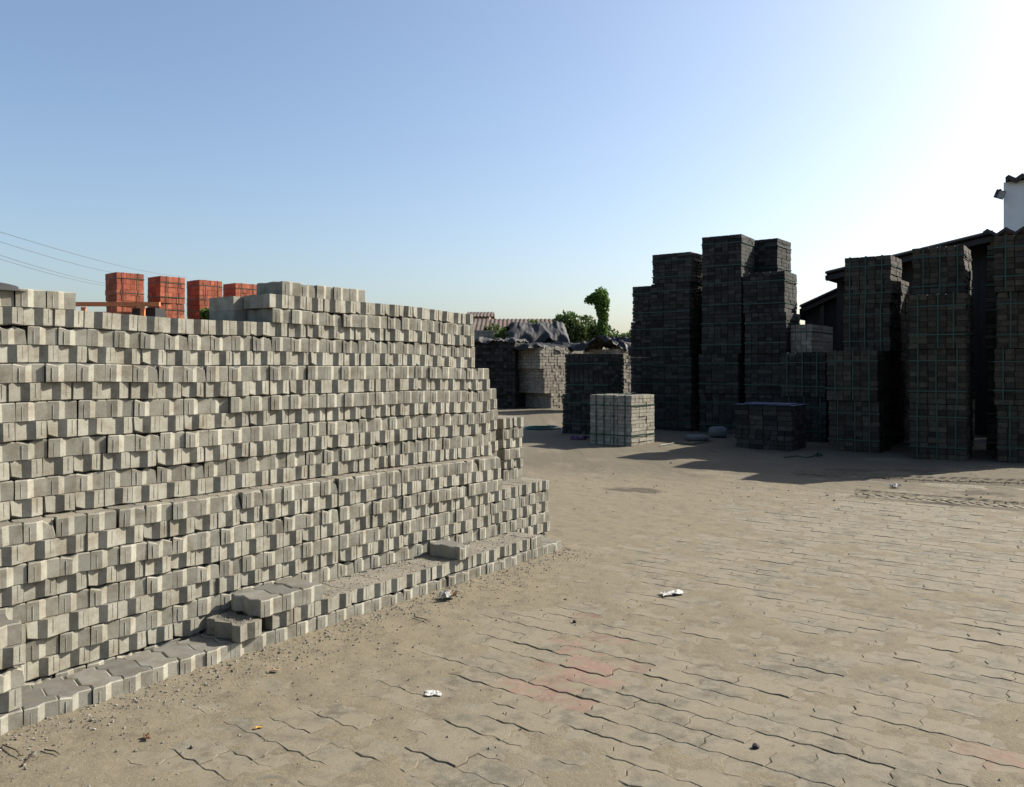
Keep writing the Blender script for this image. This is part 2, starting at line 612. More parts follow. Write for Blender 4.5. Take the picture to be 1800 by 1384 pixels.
# ---- pavers set in the ground
red_px = [(1000, 1170), (1025, 1160), (1085, 1178), (945, 1203), (985, 1216), (1012, 1182), (1042, 1120), (1012, 1140),
          (1050, 1205), (1788, 1342), (1030, 1090), (985, 1135)]
red_pt = [pg(a, b) for a, b in red_px]
pav = []
for k in range(-14, 74):
    for j in range(-32, 1):
        u = -0.02 + (k + 0.5) * BW
        w = j * BL + (k % 2) * BL / 2 - 0.28
        X, Y, _ = wl(u, w + BL / 2)
        if Y < 2.0 or Y > 10.2 or w > 0.02:
            continue
        sx = CX + FPX * X / Y
        sy = HY + FPX * CAMH / Y
        inside = -60 < sx < 1860 and sy < 1420
        if not inside and not (-300 < sx < 2200):
            continue
        q = pg(sx, sy)
        i_, j_ = np.searchsorted(ys, Y), np.searchsorted(xs, X)
        red = any((p.xy - Vector((X, Y))).length < 0.105 for p in red_pt)
        cov = cover[min(i_, ny - 1), min(j_, nx - 1)]
        pav.append(((1 if inside and 0 < sx < 1800 and sy < 1384 else 0), Y + (3.0 if cov > 0.8 else 0.0), u, w, red))
pav.sort(key=lambda t: (-t[0], t[1]))


def paver_mesh(nm, m):
    v, f, mm = block_geo(False, gap=0.0011, cham=0.0026, jit=0.0012, rib=False, T=0.06)
    return mesh(nm, v, f, [m, m, m], mm)


PV = [paver_mesh("yard_paver", M_PAVER) for k in range(5)]
PVR = [paver_mesh("yard_paver_red", M_PAVER_RED) for k in range(3)]
rest = MB()
for n_, (vis, Yk, u, w, red) in enumerate(pav):
    zt = random.gauss(0, 0.0012) - 0.06
    rot = (random.gauss(0, 0.0035), random.gauss(0, 0.0045), WALL_RZ + random.gauss(0, 0.006))
    loc = wl(u + random.gauss(0, 0.0015), w + random.gauss(0, 0.0015), zt)
    if n_ < 300:
        link("paver", random.choice(PVR if red else PV), ground, loc, rot)
    else:
        v, f, mm = block_geo(False, gap=0.0011, cham=0.0026, jit=0.0012, rib=False, T=0.06)
        Mx = Matrix.Translation(loc) @ Matrix.Rotation(rot[2], 4, 'Z') @ Matrix.Rotation(rot[1], 4, 'Y') @ Matrix.Rotation(rot[0], 4, 'X')
        rest.add([Mx @ Vector(p) for p in v], f, random.random(), 1 if red else 0)
rest.build("pavers", [M_PAVER, M_PAVER_RED], ground, kind="stuff")

# ------------------------------------------------------------------ the big wall of stacked blocks
WALLS = "stacks of the grey block wall"


def z_of(c):
    return (c - 1) * PZ + 0.001


def stack(name, label, courses, u0, u1, w, depth=0.9, dusty_top=None, u_last=None, seam=None, seed=0, group=WALLS, back=True, wav=0.004):
    """courses: list of course numbers (odd = face up, even = turned over); one block a part"""
    rs = random.Random(seed)
    base = wl(u0, w, z_of(courses[0]))
    t = thing(name, label, "block stack", base, 0.0, group)
    for c in courses:
        n_b = int((u1 - u0) / PU + 0.35)
        shift = rs.gauss(0, 0.009)
        pos_u = []
        for k in range(n_b):                              # columns roughly line up; a block is pushed aside here and there
            pu = u1 - (n_b - k) * PU + shift * (0.3 if k > n_b - 4 else 1.0)
            if rs.random() < 0.22:
                shift += rs.gauss(0, 0.006)
                shift *= 0.8
            if seam and any(abs(pu - s) < PU / 2 for s in seam):
                shift += 0.008
            if pos_u and pu < pos_u[-1] + BW + 0.0003:
                pu = pos_u[-1] + BW + 0.0003
            pos_u.append(pu)
        drift = rs.uniform(-0.004, 0.004)
        for u in pos_u:
            off = wav * math.sin(u * 2.3 + c * 1.7 + seed) + drift + rs.gauss(0, 0.0034)
            rz = rs.gauss(0, 0.010) if rs.random() < 0.88 else rs.gauss(0, 0.035)
            put_block(t, u + BW / 2, w + off, z_of(c), c % 2 == 0, dusty=(c == dusty_top), rz=rz)
    if back:                                            # the layers behind the visible one
        mb = MB()
        nl = max(1, int(round((depth - BL) / BL)))
        for c in courses:
            for k in range(nl):
                u = u0 + 0.01 + rs.uniform(0, 0.01)
                while u + BW * 2 <= u1:
                    x0, y0 = u, w + BL + 0.012 + k * (BL + 0.003)
                    zz = z_of(c)
                    pts = []
                    for z in (zz, zz + BT):
                        for y in (y0, y0 + BL - 0.002):
                            for x in (x0, x0 + BW * 2 - 0.002):
                                q = Vector(wl(x, y, z)) - Vector(base)
                                pts.append(q)
                    mb.add(pts, BOXF, rs.random())
                    u += BW * 2
        mb.build("inner_blocks", [M_SIDE], t, kind="stuff")
    return t


U_L = -0.92
# single row and half row at the foot
t = stack("paving_block_row", "long single row of grey blocks lying on the ground at the wall's foot", [1], -0.774, 3.72, 0.0, back=False, seed=3)
row2 = stack("paving_block_row", "second row of turned blocks lying on the foot row, rubble strewn over it", [2], 1.06, 3.32, 0.004, back=False, seed=4)
put_block(row2, 3.395, 0.006, z_of(2), False, dusty=True)
o = put_block(None, 0.985, -0.022, z_of(2), True, rz=0.09)
tag(o, "dusty turned block lying askew at the start of the second row", "paving block")
for k, lab in enumerate(("clean grey block beside the askew dusty block, first of three in a row",
                         "clean grey block lying between two others on the second row",
                         "clean grey block ending the row of three, next to bare rubble")):
    o = put_block(None, 1.115 + k * 0.1305, -0.004 + 0.004 * k, z_of(3), False, rz=(-0.01, 0.02, -0.015)[k])
    tag(o, lab, "paving block", "loose blocks on the second row")
o = put_block(None, 2.585, -0.012, z_of(3), False, rz=0.05)
tag(o, "lone grey block lying by itself on the rubble-strewn second row", "paving block")

stack("paving_block_stack", "low column of four courses standing forward on the foot row", [2, 3, 4, 5], -0.645, -0.005, 0.012, depth=0.26, seed=5, back=False)
stack("paving_block_stack", "lowest tier of the grey block wall, under the dusty ledge", list(range(1, 10)), U_L, 3.33, 0.268,
      dusty_top=9, seam=(1.62, 2.9), seed=11, depth=1.2)
stack("paving_block_stack", "middle tier of the grey block wall, set back above the dusty ledge", list(range(10, 18)), U_L, 3.335, 0.392,
      seam=(1.56, 2.64, 3.08), seed=12, wav=0.007, depth=1.1)
stack("paving_block_stack", "upper tier of the grey block wall, three courses under the sky", [18, 19, 20], U_L, 3.31, 0.512,
      seam=(1.5, 2.62), seed=13, depth=0.9)
stack("paving_block_stack", "hump of two courses on top of the block wall, next to the red stacks", [21, 22], 1.425, 3.31, 0.516,
      seed=14, depth=0.5)
stack("paving_block_row", "short top row of blocks crowning the hump on the block wall", [23], 1.57, 2.23, 0.52, seed=15, back=False)
t = stack("paving_block_row", "few blocks in one row on the wall top beside the orange rail", [21], -0.62, 0.43, 0.514, seed=16, back=False)
# stepped stacks at the wall's far end
stack("paving_block_stack", "knee-high stack at the wall's end beside the foot row", [1, 2, 3, 4, 5, 6], 3.345, 3.945, 0.275,
      dusty_top=None, seed=17, depth=0.49)
stack("paving_block_stack", "set-back stack of taller height at the wall's end", list(range(1, 16)), 3.345, 3.62, 0.53, seed=18, depth=0.5, back=False)
stack("paving_block_stack", "set-back stack of waist height at the wall's outermost end", list(range(1, 13)), 3.63, 3.96, 0.53, seed=19, depth=0.5, back=False)

# ------------------------------------------------------------------ strapped cubes of pavers
BOXES = {}


def brick_mesh(lx, ly, lz, mat, k):
    key = (round(lx, 3), round(ly, 3), round(lz, 3), mat.name, k)
    if key not in BOXES:
        r = random.Random(hash(key) & 0xffff)
        j = 0.003
        vs_ = [(x + r.uniform(-j, j), y + r.uniform(-j, j), z + r.uniform(-j, j) * 0.5)
               for z in (0.0035, lz - 0.0035) for y in (0.006, ly - 0.006) for x in (0.007, lx - 0.007)]
        BOXES[key] = mesh("stacked_paver", vs_, BOXF, [mat])
    return BOXES[key]


def cube(label, loc, rz, w=0.72, d=0.72, courses=9, ch=0.081, mat=None, faces="fr", straps=True, group=None,
         name="paver_cube", parts=True, nv=3, cells=6, seed=0, strap_n=2, modes=(0, 0, 1), buckle=False):
    """a strapped cube of pavers; origin at its front left bottom corner, x along the front, y to the back"""
    rs = random.Random(seed)
    mat = mat or M_CUBE
    t = thing(name, label, "paver cube", loc, rz, group)
    bw, bd = w / cells, d / cells
    mb = MB()
    hh = courses * ch
    for c in range(courses):
        z = c * ch
        mode = rs.choice(modes)
        jx, jy = rs.gauss(0, 0.004), rs.gauss(0, 0.004)
        # front and back: headers (mode 0) or stretchers (mode 1)
        step = 1 if mode == 0 else 2
        for side in ("f", "b"):
            k = 0
            while k < cells:
                n = min(step, cells - k)
                x0 = k * bw + jx
                y0 = (0 if side == "f" else d - bd * (3 - step)) + jy + rs.gauss(0, 0.003)
                ly = bd * (3 - step)
                if parts and side in faces:
                    link("paver", brick_mesh(bw * n, ly, ch, mat, rs.randrange(4)), t, (x0, y0, z), (0, 0, rs.gauss(0, 0.008)))
                else:
                    mb.box(x0 + 0.002, x0 + bw * n - 0.002, y0, y0 + ly, z + 0.003, z + ch - 0.003, rs.random(), 0.003)
                k += n
        depth0 = bd * (3 - step)
        m = cells - 2 * (3 - step)
        st2 = 1 if mode == 1 else 2
        for side in ("r", "l"):
            k = 0
            while k < m:
                n = min(st2, m - k)
                y0 = depth0 + k * bd + jy
                lx = bw * (3 - st2)
                x0 = (w - lx if side == "r" else 0) + jx + rs.gauss(0, 0.003)
                if parts and side in faces:
                    link("paver", brick_mesh(lx, bd * n, ch, mat, rs.randrange(4)), t, (x0, y0, z), (0, 0, rs.gauss(0, 0.008)))
                else:
                    mb.box(x0, x0 + lx, y0 + 0.002, y0 + bd * n - 0.002, z + 0.003, z + ch - 0.003, rs.random(), 0.003)
                k += n
    mb.box(0.03, w - 0.03, 0.03, d - 0.03, 0.002, hh - 0.012, 0.4)
    mb.build("inner_pavers", [mat], t, kind="stuff")
    if straps:
        e, sw = 0.007, 0.009
        k_v = False
        for k in range(strap_n):
            zc = hh * ((0.5,), (0.24, 0.78), (0.16, 0.5, 0.85))[strap_n - 1][k] + rs.gauss(0, 0.012)
            s = MB()
            s.box(-e, w + e, -e - 0.003, -e, zc - sw, zc + sw)
            s.box(w + e, w + e + 0.003, -e, d + e, zc - sw, zc + sw)
            s.box(-e, w + e, d + e, d + e + 0.003, zc - sw, zc + sw)
            s.box(-e - 0.003, -e, -e, d + e, zc - sw, zc + sw)
            st = s.build("strap", [M_STRAP], t)
            if buckle:
                bk = MB(); bk.box(xc - 0.016, xc + 0.016, -e - 0.012, -e - 0.0075, hh * 0.55, hh * 0.55 + 0.04) if k_v else bk.box(w * 0.3, w * 0.3 + 0.04, -e - 0.008, -e - 0.0035, zc - 0.016, zc + 0.016)
                bk.build("buckle", [M_DARKMETAL], st)
        k_v = True
        for k in range(nv):
            xc = w * (k + 0.5) / nv + rs.gauss(0, 0.02)
            s = MB()
            s.box(xc - sw, xc + sw, -e - 0.007, -e - 0.004, 0.002, hh + 0.004)
            s.box(xc - sw, xc + sw, -e - 0.007, d + e + 0.007, hh + 0.004, hh + 0.007)
            s.box(xc - sw, xc + sw, d + e + 0.004, d + e + 0.007, 0.002, hh + 0.004)
            st = s.build("strap", [M_STRAP], t)
            if buckle:
                bk = MB(); bk.box(xc - 0.016, xc + 0.016, -e - 0.012, -e - 0.0075, hh * 0.55, hh * 0.55 + 0.04) if k_v else bk.box(w * 0.3, w * 0.3 + 0.04, -e - 0.008, -e - 0.0035, zc - 0.016, zc + 0.016)
                bk.build("buckle", [M_DARKMETAL], st)
    return t


def front_dir(a):
    return Vector((math.cos(a), -math.sin(a), 0)), Vector((math.sin(a), math.cos(a), 0))


ORD = ("ground", "second", "third", "fourth", "fifth")


def tower(desc, corner, rot, n, w, d, courses, mat, group, faces="fr", ch=0.081, last=None, seed=0, jog=0.04, nv=3, cells=6,
          start=0, parts_from=0, strap_n=2, last_shift=(0, 0), low=None):
    """corner = front right bottom corner of the tower"""
    fx, fy = front_dir(rot)
    rs = random.Random(seed)
    z = 0.006
    for k in range(n):
        cs = last if (last and k == n - 1) else courses
        a = rot + rs.gauss(0, 0.022)
        c0 = Vector(corner) - fx * w + fx * rs.uniform(-jog, jog) + fy * rs.uniform(-jog, jog)
        if k == n - 1:
            c0 += fx * last_shift[0] + fy * last_shift[1]
        c0.z = z
        if k == n - 1:
            lab = "topmost strapped paver cube on %s" % desc
        elif k == 0:
            lab = "bottom strapped paver cube in %s" % desc
        else:
            lab = "%s cube from the ground in %s" % (ORD[k], desc)
        if k >= start:
            cube(lab, c0, -a, w, d, cs, ch, (low or mat) if k < n - 1 else mat, faces=faces, group=group, seed=seed * 10 + k, nv=nv, cells=cells,
                 parts=k >= parts_from, strap_n=strap_n)
        z += cs * ch + 0.004


RC = R(36)
GC = "strapped paver cubes in the shaded tower group"
fx, fy = front_dir(RC)
cD = Vector((5.38, 16.0, 0))
cC = cD - fx * 0.945
cB = cD - fx * 2.01
cA = cD - fx * 2.74 + fy * 0.25
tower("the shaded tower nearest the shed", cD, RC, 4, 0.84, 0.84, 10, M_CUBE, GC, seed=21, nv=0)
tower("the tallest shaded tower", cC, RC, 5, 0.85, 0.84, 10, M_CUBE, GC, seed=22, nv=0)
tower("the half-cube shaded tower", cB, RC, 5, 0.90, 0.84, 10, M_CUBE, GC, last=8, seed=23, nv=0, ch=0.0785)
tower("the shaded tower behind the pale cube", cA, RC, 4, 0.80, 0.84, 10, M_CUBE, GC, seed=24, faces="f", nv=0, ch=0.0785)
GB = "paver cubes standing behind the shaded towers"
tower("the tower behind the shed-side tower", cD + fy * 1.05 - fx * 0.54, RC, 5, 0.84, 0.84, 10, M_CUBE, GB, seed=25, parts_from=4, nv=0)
tower("the unseen tower added behind the tallest tower", cC + fy * 1.05 - fx * 0.55, RC, 4, 0.84, 0.84, 10, M_CUBE, GB, seed=26, parts_from=9, nv=0)  # unseen tower added for shading, stops light leaking between the columns
tower("the unseen tower added behind the half-cube tower", cB + fy * 1.05 - fx * 0.45, RC, 4, 0.84, 0.84, 10, M_CUBE, GB, seed=27, parts_from=9, nv=0)  # also unseen, added to keep light from leaking through

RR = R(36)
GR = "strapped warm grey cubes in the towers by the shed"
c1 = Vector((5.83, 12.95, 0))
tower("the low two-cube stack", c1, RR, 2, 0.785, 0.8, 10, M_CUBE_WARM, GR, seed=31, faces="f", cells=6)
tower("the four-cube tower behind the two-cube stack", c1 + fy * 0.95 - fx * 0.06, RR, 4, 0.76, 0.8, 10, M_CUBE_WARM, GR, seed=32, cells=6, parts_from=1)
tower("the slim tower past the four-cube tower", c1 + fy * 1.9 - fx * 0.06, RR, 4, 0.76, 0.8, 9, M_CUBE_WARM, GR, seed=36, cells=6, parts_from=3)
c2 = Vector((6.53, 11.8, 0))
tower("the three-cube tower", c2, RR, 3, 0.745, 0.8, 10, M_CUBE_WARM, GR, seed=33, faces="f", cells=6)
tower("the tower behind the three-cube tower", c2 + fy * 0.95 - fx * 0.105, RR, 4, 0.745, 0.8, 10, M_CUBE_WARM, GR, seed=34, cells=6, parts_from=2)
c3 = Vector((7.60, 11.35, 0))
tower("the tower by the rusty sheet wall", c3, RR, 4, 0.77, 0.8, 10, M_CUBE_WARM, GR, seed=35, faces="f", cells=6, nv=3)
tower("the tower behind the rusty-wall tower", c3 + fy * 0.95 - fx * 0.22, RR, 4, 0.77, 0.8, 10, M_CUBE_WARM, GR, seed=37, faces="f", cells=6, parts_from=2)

# pale pallet, dark pair, low stack, pale stack under the shed roof
RP = R(39)
fx, fy = front_dir(RP)
c = pg(1110.5, 785.6)
cube("pale sunlit cube of thin slabs tied with green straps, standing alone", c - fx * 0.86 + Vector((0, 0, 0.003)), -RP, 0.86, 0.78, 14, 0.0625,
     M_CUBE_PALE, faces="fr", seed=41, nv=4, cells=6, buckle=True)
RS = R(34)
fx, fy = front_dir(RS)
c = pg(1066, 767)
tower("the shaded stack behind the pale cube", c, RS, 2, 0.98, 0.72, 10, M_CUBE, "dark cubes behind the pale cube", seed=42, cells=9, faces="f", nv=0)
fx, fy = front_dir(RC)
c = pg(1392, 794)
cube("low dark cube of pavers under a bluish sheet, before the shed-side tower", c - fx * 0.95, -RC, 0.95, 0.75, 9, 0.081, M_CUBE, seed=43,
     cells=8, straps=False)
tp = MB()
for k in range(2):
    tp.box(-0.99 + 0.12 * k, 0.02 - 0.1 * k, -0.02 + 0.1 * k, 0.75, 0.735 + 0.014 * k, 0.739 + 0.014 * k, jit=0.004)
o = tp.build("cover_sheet", [plain("blue_sheet", (0.06, 0.08, 0.13), rough=0.45)], None, c, (0, 0, -RC))
tag(o, "bluish plastic sheets lying on the low dark cube", "sheet")
RK = R(36)
fx, fy = front_dir(RK)
c = px(1430, 700, 15.9); c.z = 0
tower("the sunlit pale stack under the low roof", c, RK, 3, 0.42, 1.5, 9, M_CUBE_PALE, "pale cubes under the low shed roof", seed=44, cells=4, parts_from=2, low=M_CUBE, nv=0)  # lower cubes coloured dark to stand in for the towers' shade
tower("the dark filler stack added before the pale stack", px(1456, 700, 14.7) * 1.0 - Vector((0, 0, px(1456, 700, 14.7).z)), RK, 2, 0.8, 0.8, 10, M_CUBE, "dark filler cubes before the pale stack", seed=45)  # filler stack added so the shaded gap reads black
tower("the unseen tower added between three-cube tower and shed", c2 + fy * 1.9 - fx * 0.2, RR, 4, 0.76, 0.8, 10, M_CUBE_WARM, GR, seed=46, parts_from=9)  # hidden tower added to block light through the gap

# ------------------------------------------------------------------ red towers behind the wall
RT = R(90 - 36.5) - R(0)
GT = "towers of red paver cubes behind the wall"
fxr = Vector((D[0], D[1], 0))
base = Vector((-11.57, 24.0, 0))
names = ("the red tower behind the orange rail's end", "the second red tower from the orange rail",
         "the third red tower from the orange rail", "the red tower half hidden by the block hump")
for k in range(4):
    rs = random.Random(60 + k)
    z = 0.006
    p0 = base + Vector((0.79, 1.05, 0)) * k
    for lv in range(5):
        ang = math.pi / 2 - TH - R(5) + rs.gauss(0, 0.03)
        cs = 5
        q = p0 + Vector((rs.uniform(-0.04, 0.04), rs.uniform(-0.04, 0.04), z))
        lab = ("topmost cube of red pavers on %s" if lv == 4 else "%s cube of red pavers in %s" % (("bottom", "second lowest", "middle", "second highest")[lv], "%s")) % names[k]
        cube(lab, q, ang, 0.80, 0.80, cs, 0.165, M_RED, group=GT, name="red_paver_cube", parts=False, seed=600 + k * 10 + lv, nv=2, cells=6, strap_n=2, modes=(0,))
        z += cs * 0.165 + 0.005

# low red stack, steel rail
lo = px(134, 547, 22.0)
cube("low wide stack of red pavers under the orange steel rail", Vector((lo.x, lo.y, 0.005)), R(10), 1.55, 0.8, 35, 0.0815, M_RED, name="red_paver_stack",
     parts=False, straps=False, seed=71, cells=8)
fr = thing("steel_rail", "orange painted steel rail frame in front of the red towers", "rail", (px(135, 700, 20.0).x, 20.0, 0))
A_, B_ = px(120, 535, 20.0), px(281, 535, 20.0)
for pa, pb, hz, nm in ((A_, B_, 0.052, "top_bar"),):
    mb = MB(); mb.box(0, pb.x - pa.x, -0.04, 0.04, pa.z - hz, pa.z + hz); mb.build(nm, [M_ORANGE], fr, (pa.x - fr.location.x, 0, 0))
for xx in (147, 251):
    q = px(xx, 540, 20.0)
    mb = MB(); mb.box(-0.05, 0.05, -0.036, 0.036, 0, q.z - 0.002); mb.build("post", [M_ORANGE], fr, (q.x - fr.location.x, 0, 0))
mb = MB(); mb.box(0, B_.x - A_.x, -0.025, 0.025, 1.2, 1.28); mb.build("lower_bar", [M_ORANGE], fr, (A_.x - fr.location.x, 0, 0))
mb = MB()
q = px(262, 546, 20.6)
mb.box(-0.3, 0.3, -0.25, 0.25, 0.0, q.z + 0.05, jit=0.03)
o = mb.build("covered_heap", [M_TARP], None, (q.x, q.y, 0.0)); tag(o, "black tarp-wrapped heap between the rail and the red towers", "heap")

# lump of tarp on the wall's top
mb = MB()
for i in range(13):
    pass
nu, nvv = 14, 10
vv, ff = [], []
for i in range(nu):
    for j in range(nvv):
        a, b = i / (nu - 1) * 2 - 1, j / (nvv - 1) * 2 - 1
        r = max(0, 1 - a * a) ** 0.5 * max(0, 1 - b * b) ** 0.5
        vv.append((a * 0.19, b * 0.12, 0.045 * r ** 0.7 + 0.006 * random.random() * r))
for i in range(nu - 1):
    for j in range(nvv - 1):
        ff.append((i * nvv + j, (i + 1) * nvv + j, (i + 1) * nvv + j + 1, i * nvv + j + 1))
o = link("folded_tarp", mesh("folded_tarp", vv, ff, M_TARP_G, smooth=True), None, wl(0.02, 0.62, z_of(22) + 0.002), (0, 0, WALL_RZ))
tag(o, "small grey folded tarp lying on the wall's top row", "tarp")

# ------------------------------------------------------------------ power cables
for k, (ya, xb, yb, Ya, Yb) in enumerate(((402, 330, 487, 20, 60), (415, 260, 487, 20, 60), (437, 230, 503, 21, 60), (446, 225, 506, 21, 60))):
    a, b = px(-260, ya - 78, Ya * 0.72), px(xb, yb, Yb)
    pts = []
    for i in range(25):
        s = i / 24
        p = a.lerp(b, s)
        p.z -= 0.9 * 4 * s * (1 - s) * 0.38
        pts.append(p)
    mb = MB()
    mb.tube(pts, 0.0075, 5)
    o = mb.build("power_cable", [M_CABLE])
    tag(o, ("highest thin power cable sloping over the yard", "second highest thin power cable, below the highest", "upper of the two close low power cables", "lowest thin power cable sloping behind the red tower")[k], "cable", "power cables over the yard")

# ------------------------------------------------------------------ foliage
def leaves(n, pts, size, mat, name, parent, seed):
    r = np.random.default_rng(seed)
    P = np.asarray(pts)
    k = len(P)
    a = r.normal(size=(k, 3)); a /= np.linalg.norm(a, axis=1)[:, None]
    b = np.cross(a, r.normal(size=(k, 3))); b /= np.linalg.norm(b, axis=1)[:, None]
    s = size * r.uniform(0.6, 1.3, (k, 1))
    v = np.stack([P - a * s, P + b * s * 0.45, P + a * s, P - b * s * 0.45], 1).reshape(-1, 3)
    f = np.arange(4 * k).reshape(-1, 4)
    o = link(name, mesh(name, v.tolist(), f.tolist(), mat), parent)
    return o


def bush(label, loc, rx, rz, n, size, seed, mat=None, cat="shrub", name="shrub", group=None):
    t = thing(name, label, cat, loc, 0, group)
    r = np.random.default_rng(seed)
    nc = 16
    cc = np.stack([r.uniform(-0.8, 0.8, nc) * rx, r.uniform(-0.6, 0.6, nc) * rx * 0.8, r.uniform(0.35, 0.85, nc) * rz], 1)
    cr = r.uniform(0.22, 0.42, nc) * min(rx, rz * 0.7)
    pts = []
    for k in range(nc):
        m = n // nc
        d = r.normal(size=(m, 3)); d /= np.linalg.norm(d, axis=1)[:, None]
        pts.append(cc[k] + d * cr[k] * r.uniform(0.35, 1.12, (m, 1)) ** 0.6)
    pts = np.concatenate(pts)
    pts[:, 2] = np.abs(pts[:, 2])
    leaves(n, pts, size, mat or M_LEAF, "crown", t, seed)
    mb = MB()
    for k in range(nc):
        mb.tube([(cc[k][0] * 0.1, cc[k][1] * 0.1, 0), tuple(cc[k] * np.array([0.5, 0.5, 0.55])), tuple(cc[k])], [0.05, 0.03, 0.01], 5)
    mb.build("trunk", [M_BARK], t)
    return t


q = px(905, 640, 36); bush("dark green shrub behind the tarp, before the brown roof", (q.x, 36, 0), 1.25, 3.6, 5000, 0.11, 1, group="shrubs behind the tarps")
q = px(1022, 640, 35); bush("wide green shrub beside the vine-covered trunk", (q.x, 35, 0), 1.6, 4.0, 7000, 0.11, 2, group="shrubs behind the tarps")
q = px(1098, 640, 60); bush("small dark distant tree past the vine trunk", (q.x, 60, 0), 2.2, 4.2, 2500, 0.2, 3, name="distant_tree", cat="tree")
q = px(395, 640, 26); bush("green shrub glimpsed between the red towers and the block hump", (q.x, 26, 0), 0.9, 3.7, 3000, 0.10, 4, mat=M_VINE)
# vine-covered dead trunk
q = px(1058, 640, 34)
t = thing("vine_covered_trunk", "tall bare trunk smothered in bright green vine, bulging at its top", "tree", (q.x, 34, 0))
r = np.random.default_rng(9)
pts = []
axis_pts = [(0.05, 0, 0.0), (0.1, 0, 1.6), (0.0, 0, 2.6), (0.05, 0, 3.4), (0.0, 0, 4.0), (-0.05, 0, 4.4)]
rad = [0.8, 0.42, 0.25, 0.21, 0.34, 0.28]
for k in range(5):
    for i in range(1200 if k > 0 else 900):
        s = r.random()
        c = np.array(axis_pts[k]) * (1 - s) + np.array(axis_pts[k + 1]) * s
        R_ = rad[k] * (1 - s) + rad[k + 1] * s
        d = r.normal(size=3); d /= np.linalg.norm(d)
        pts.append(c + d * R_ * (0.55 + 0.5 * r.random()))
for i in range(500):                                     # drooping hook
    s = r.random()
    c = np.array([-0.3 - 0.25 * s, 0, 4.25 - 0.15 * s])
    d = r.normal(size=3); d /= np.linalg.norm(d)
    pts.append(c + d * 0.2 * (0.5 + 0.5 * r.random()))
leaves(0, np.array(pts), 0.075, M_VINE, "crown", t, 5)
mb = MB(); mb.tube(axis_pts, [0.22, 0.18, 0.16, 0.14, 0.12, 0.08], 7); mb.build("trunk", [M_BARK], t)


# ------------------------------------------------------------------ far stacks under tarps
def far_stack(label, loc, rz, w, d, h, mat, bw=0.2, bh=0.1, zig=0.0, seed=0, name="covered_block_stack", steps=None, group="stacks covered with tarps"):
    """joined courses of blocks; steps trims the left end by height"""
    t = thing(name, label, "block stack", loc, rz, group)
    rs = random.Random(seed)
    mb = MB()
    nz = int(h / bh)
    for c in range(nz):
        z = c * bh
        x0 = 0.0
        if steps:
            for lim, xo in steps:
                if z < lim:
                    x0 = xo
                    break
        x = x0
        while x < w - 0.02:
            l = min(bw, w - x)
            yo = rs.gauss(0, 0.006) + (zig if c % 2 else 0)
            mb.box(x + 0.004, x + l - 0.004, yo, bw * 1.2, z + 0.004, z + bh - 0.004, rs.random(), 0.004)
            x += l
        y = bw * 1.2
        while y < d:
            l = min(bw, d - y)
            for xa, xb in ((x0, x0 + 0.2), (w - 0.2, w)):
                xo = rs.gauss(0, 0.006)
                mb.box(xa + xo, xb + xo, y + 0.004, y + l - 0.004, z + 0.004, z + bh - 0.004, rs.random(), 0.004)
            y += l
        mb.box(x0 + 0.15, w - 0.15, bw, d - 0.1, z, z + bh * 0.98, 0.5)
    mb.build("block_courses", [mat], t, kind="stuff")
    return t


def tarp(label, loc, rz, w, d, hang, mat, ridge=0.0, seed=0, fold=0.05, nx_=80, ny_=30, slope=0.0, group="tarps over the far stacks"):
    vv, ff = [], []
    for j in range(ny_ + 1):
        for i in range(nx_ + 1):
            a, b = i / nx_, j / ny_
            x, y = a * w, b * d
            e = np.array([x * 3.1, y * 3.1 + 5])
            z = ridge * (1 - abs(2 * b - 1)) + slope * a
            z += fold * float(fbm(np.array(x * 2.6 + seed), np.array(y * 0.8), seed, 3)) + fold * 1.5 * (1 - abs(float(vnoise(np.array(x * 3.4 + 0.8 * y), np.array(y * 1.1 + 0.3 * x), seed + 3)))) ** 4 + fold * 0.8 * (1 - abs(float(vnoise(np.array(x * 7.7 - y), np.array(y * 2.3), seed + 9)))) ** 4
            dz = hang * (0.75 + 0.5 * float(vnoise(np.array(x * 2.2), np.array(y * 2.2), seed + 5)))
            ed = min(j, ny_ - j, i, nx_ - i)
            xx, yy = x, y
            if ed < 4:
                z -= dz * (4 - ed) / 4
                if j < 4:
                    yy = 0.04 * j - 0.10 + 0.07 * math.sin(x * 9 + seed)
                elif ny_ - j < 4:
                    yy = d + 0.1 - 0.04 * (ny_ - j)
                if i < 4:
                    xx = 0.04 * i - 0.10 + 0.07 * math.sin(y * 9)
                elif nx_ - i < 4:
                    xx = w + 0.1 - 0.04 * (nx_ - i)
            vv.append((xx, yy, z))
    for j in range(ny_):
        for i in range(nx_):
            k = j * (nx_ + 1) + i
            ff.append((k, k + 1, k + nx_ + 2, k + nx_ + 1))
    me = mesh("tarp", vv, ff, mat, smooth=True)
    o = link("tarp", me, None, loc, (0, 0, rz))
    s = o.modifiers.new("thickness", 'SOLIDIFY'); s.thickness = 0.006
    return tag(o, label, "tarp", group)


# shaded stack with uneven courses
q = px(826, 700, 27.0)
far_stack("dark shaded stack of uneven courses beyond the wall's end", (q.x, 27.0, 0), -R(12), 1.52, 2.0, 2.2, M_CUBE, 0.14, 0.11, zig=0.05, seed=81)
tarp("thin grey tarp over the dark stack of uneven courses", (q.x - 0.02, 27.0, 2.22), -R(12), 1.5, 2.0, 0.12, M_TARP_G, fold=0.06, seed=3)
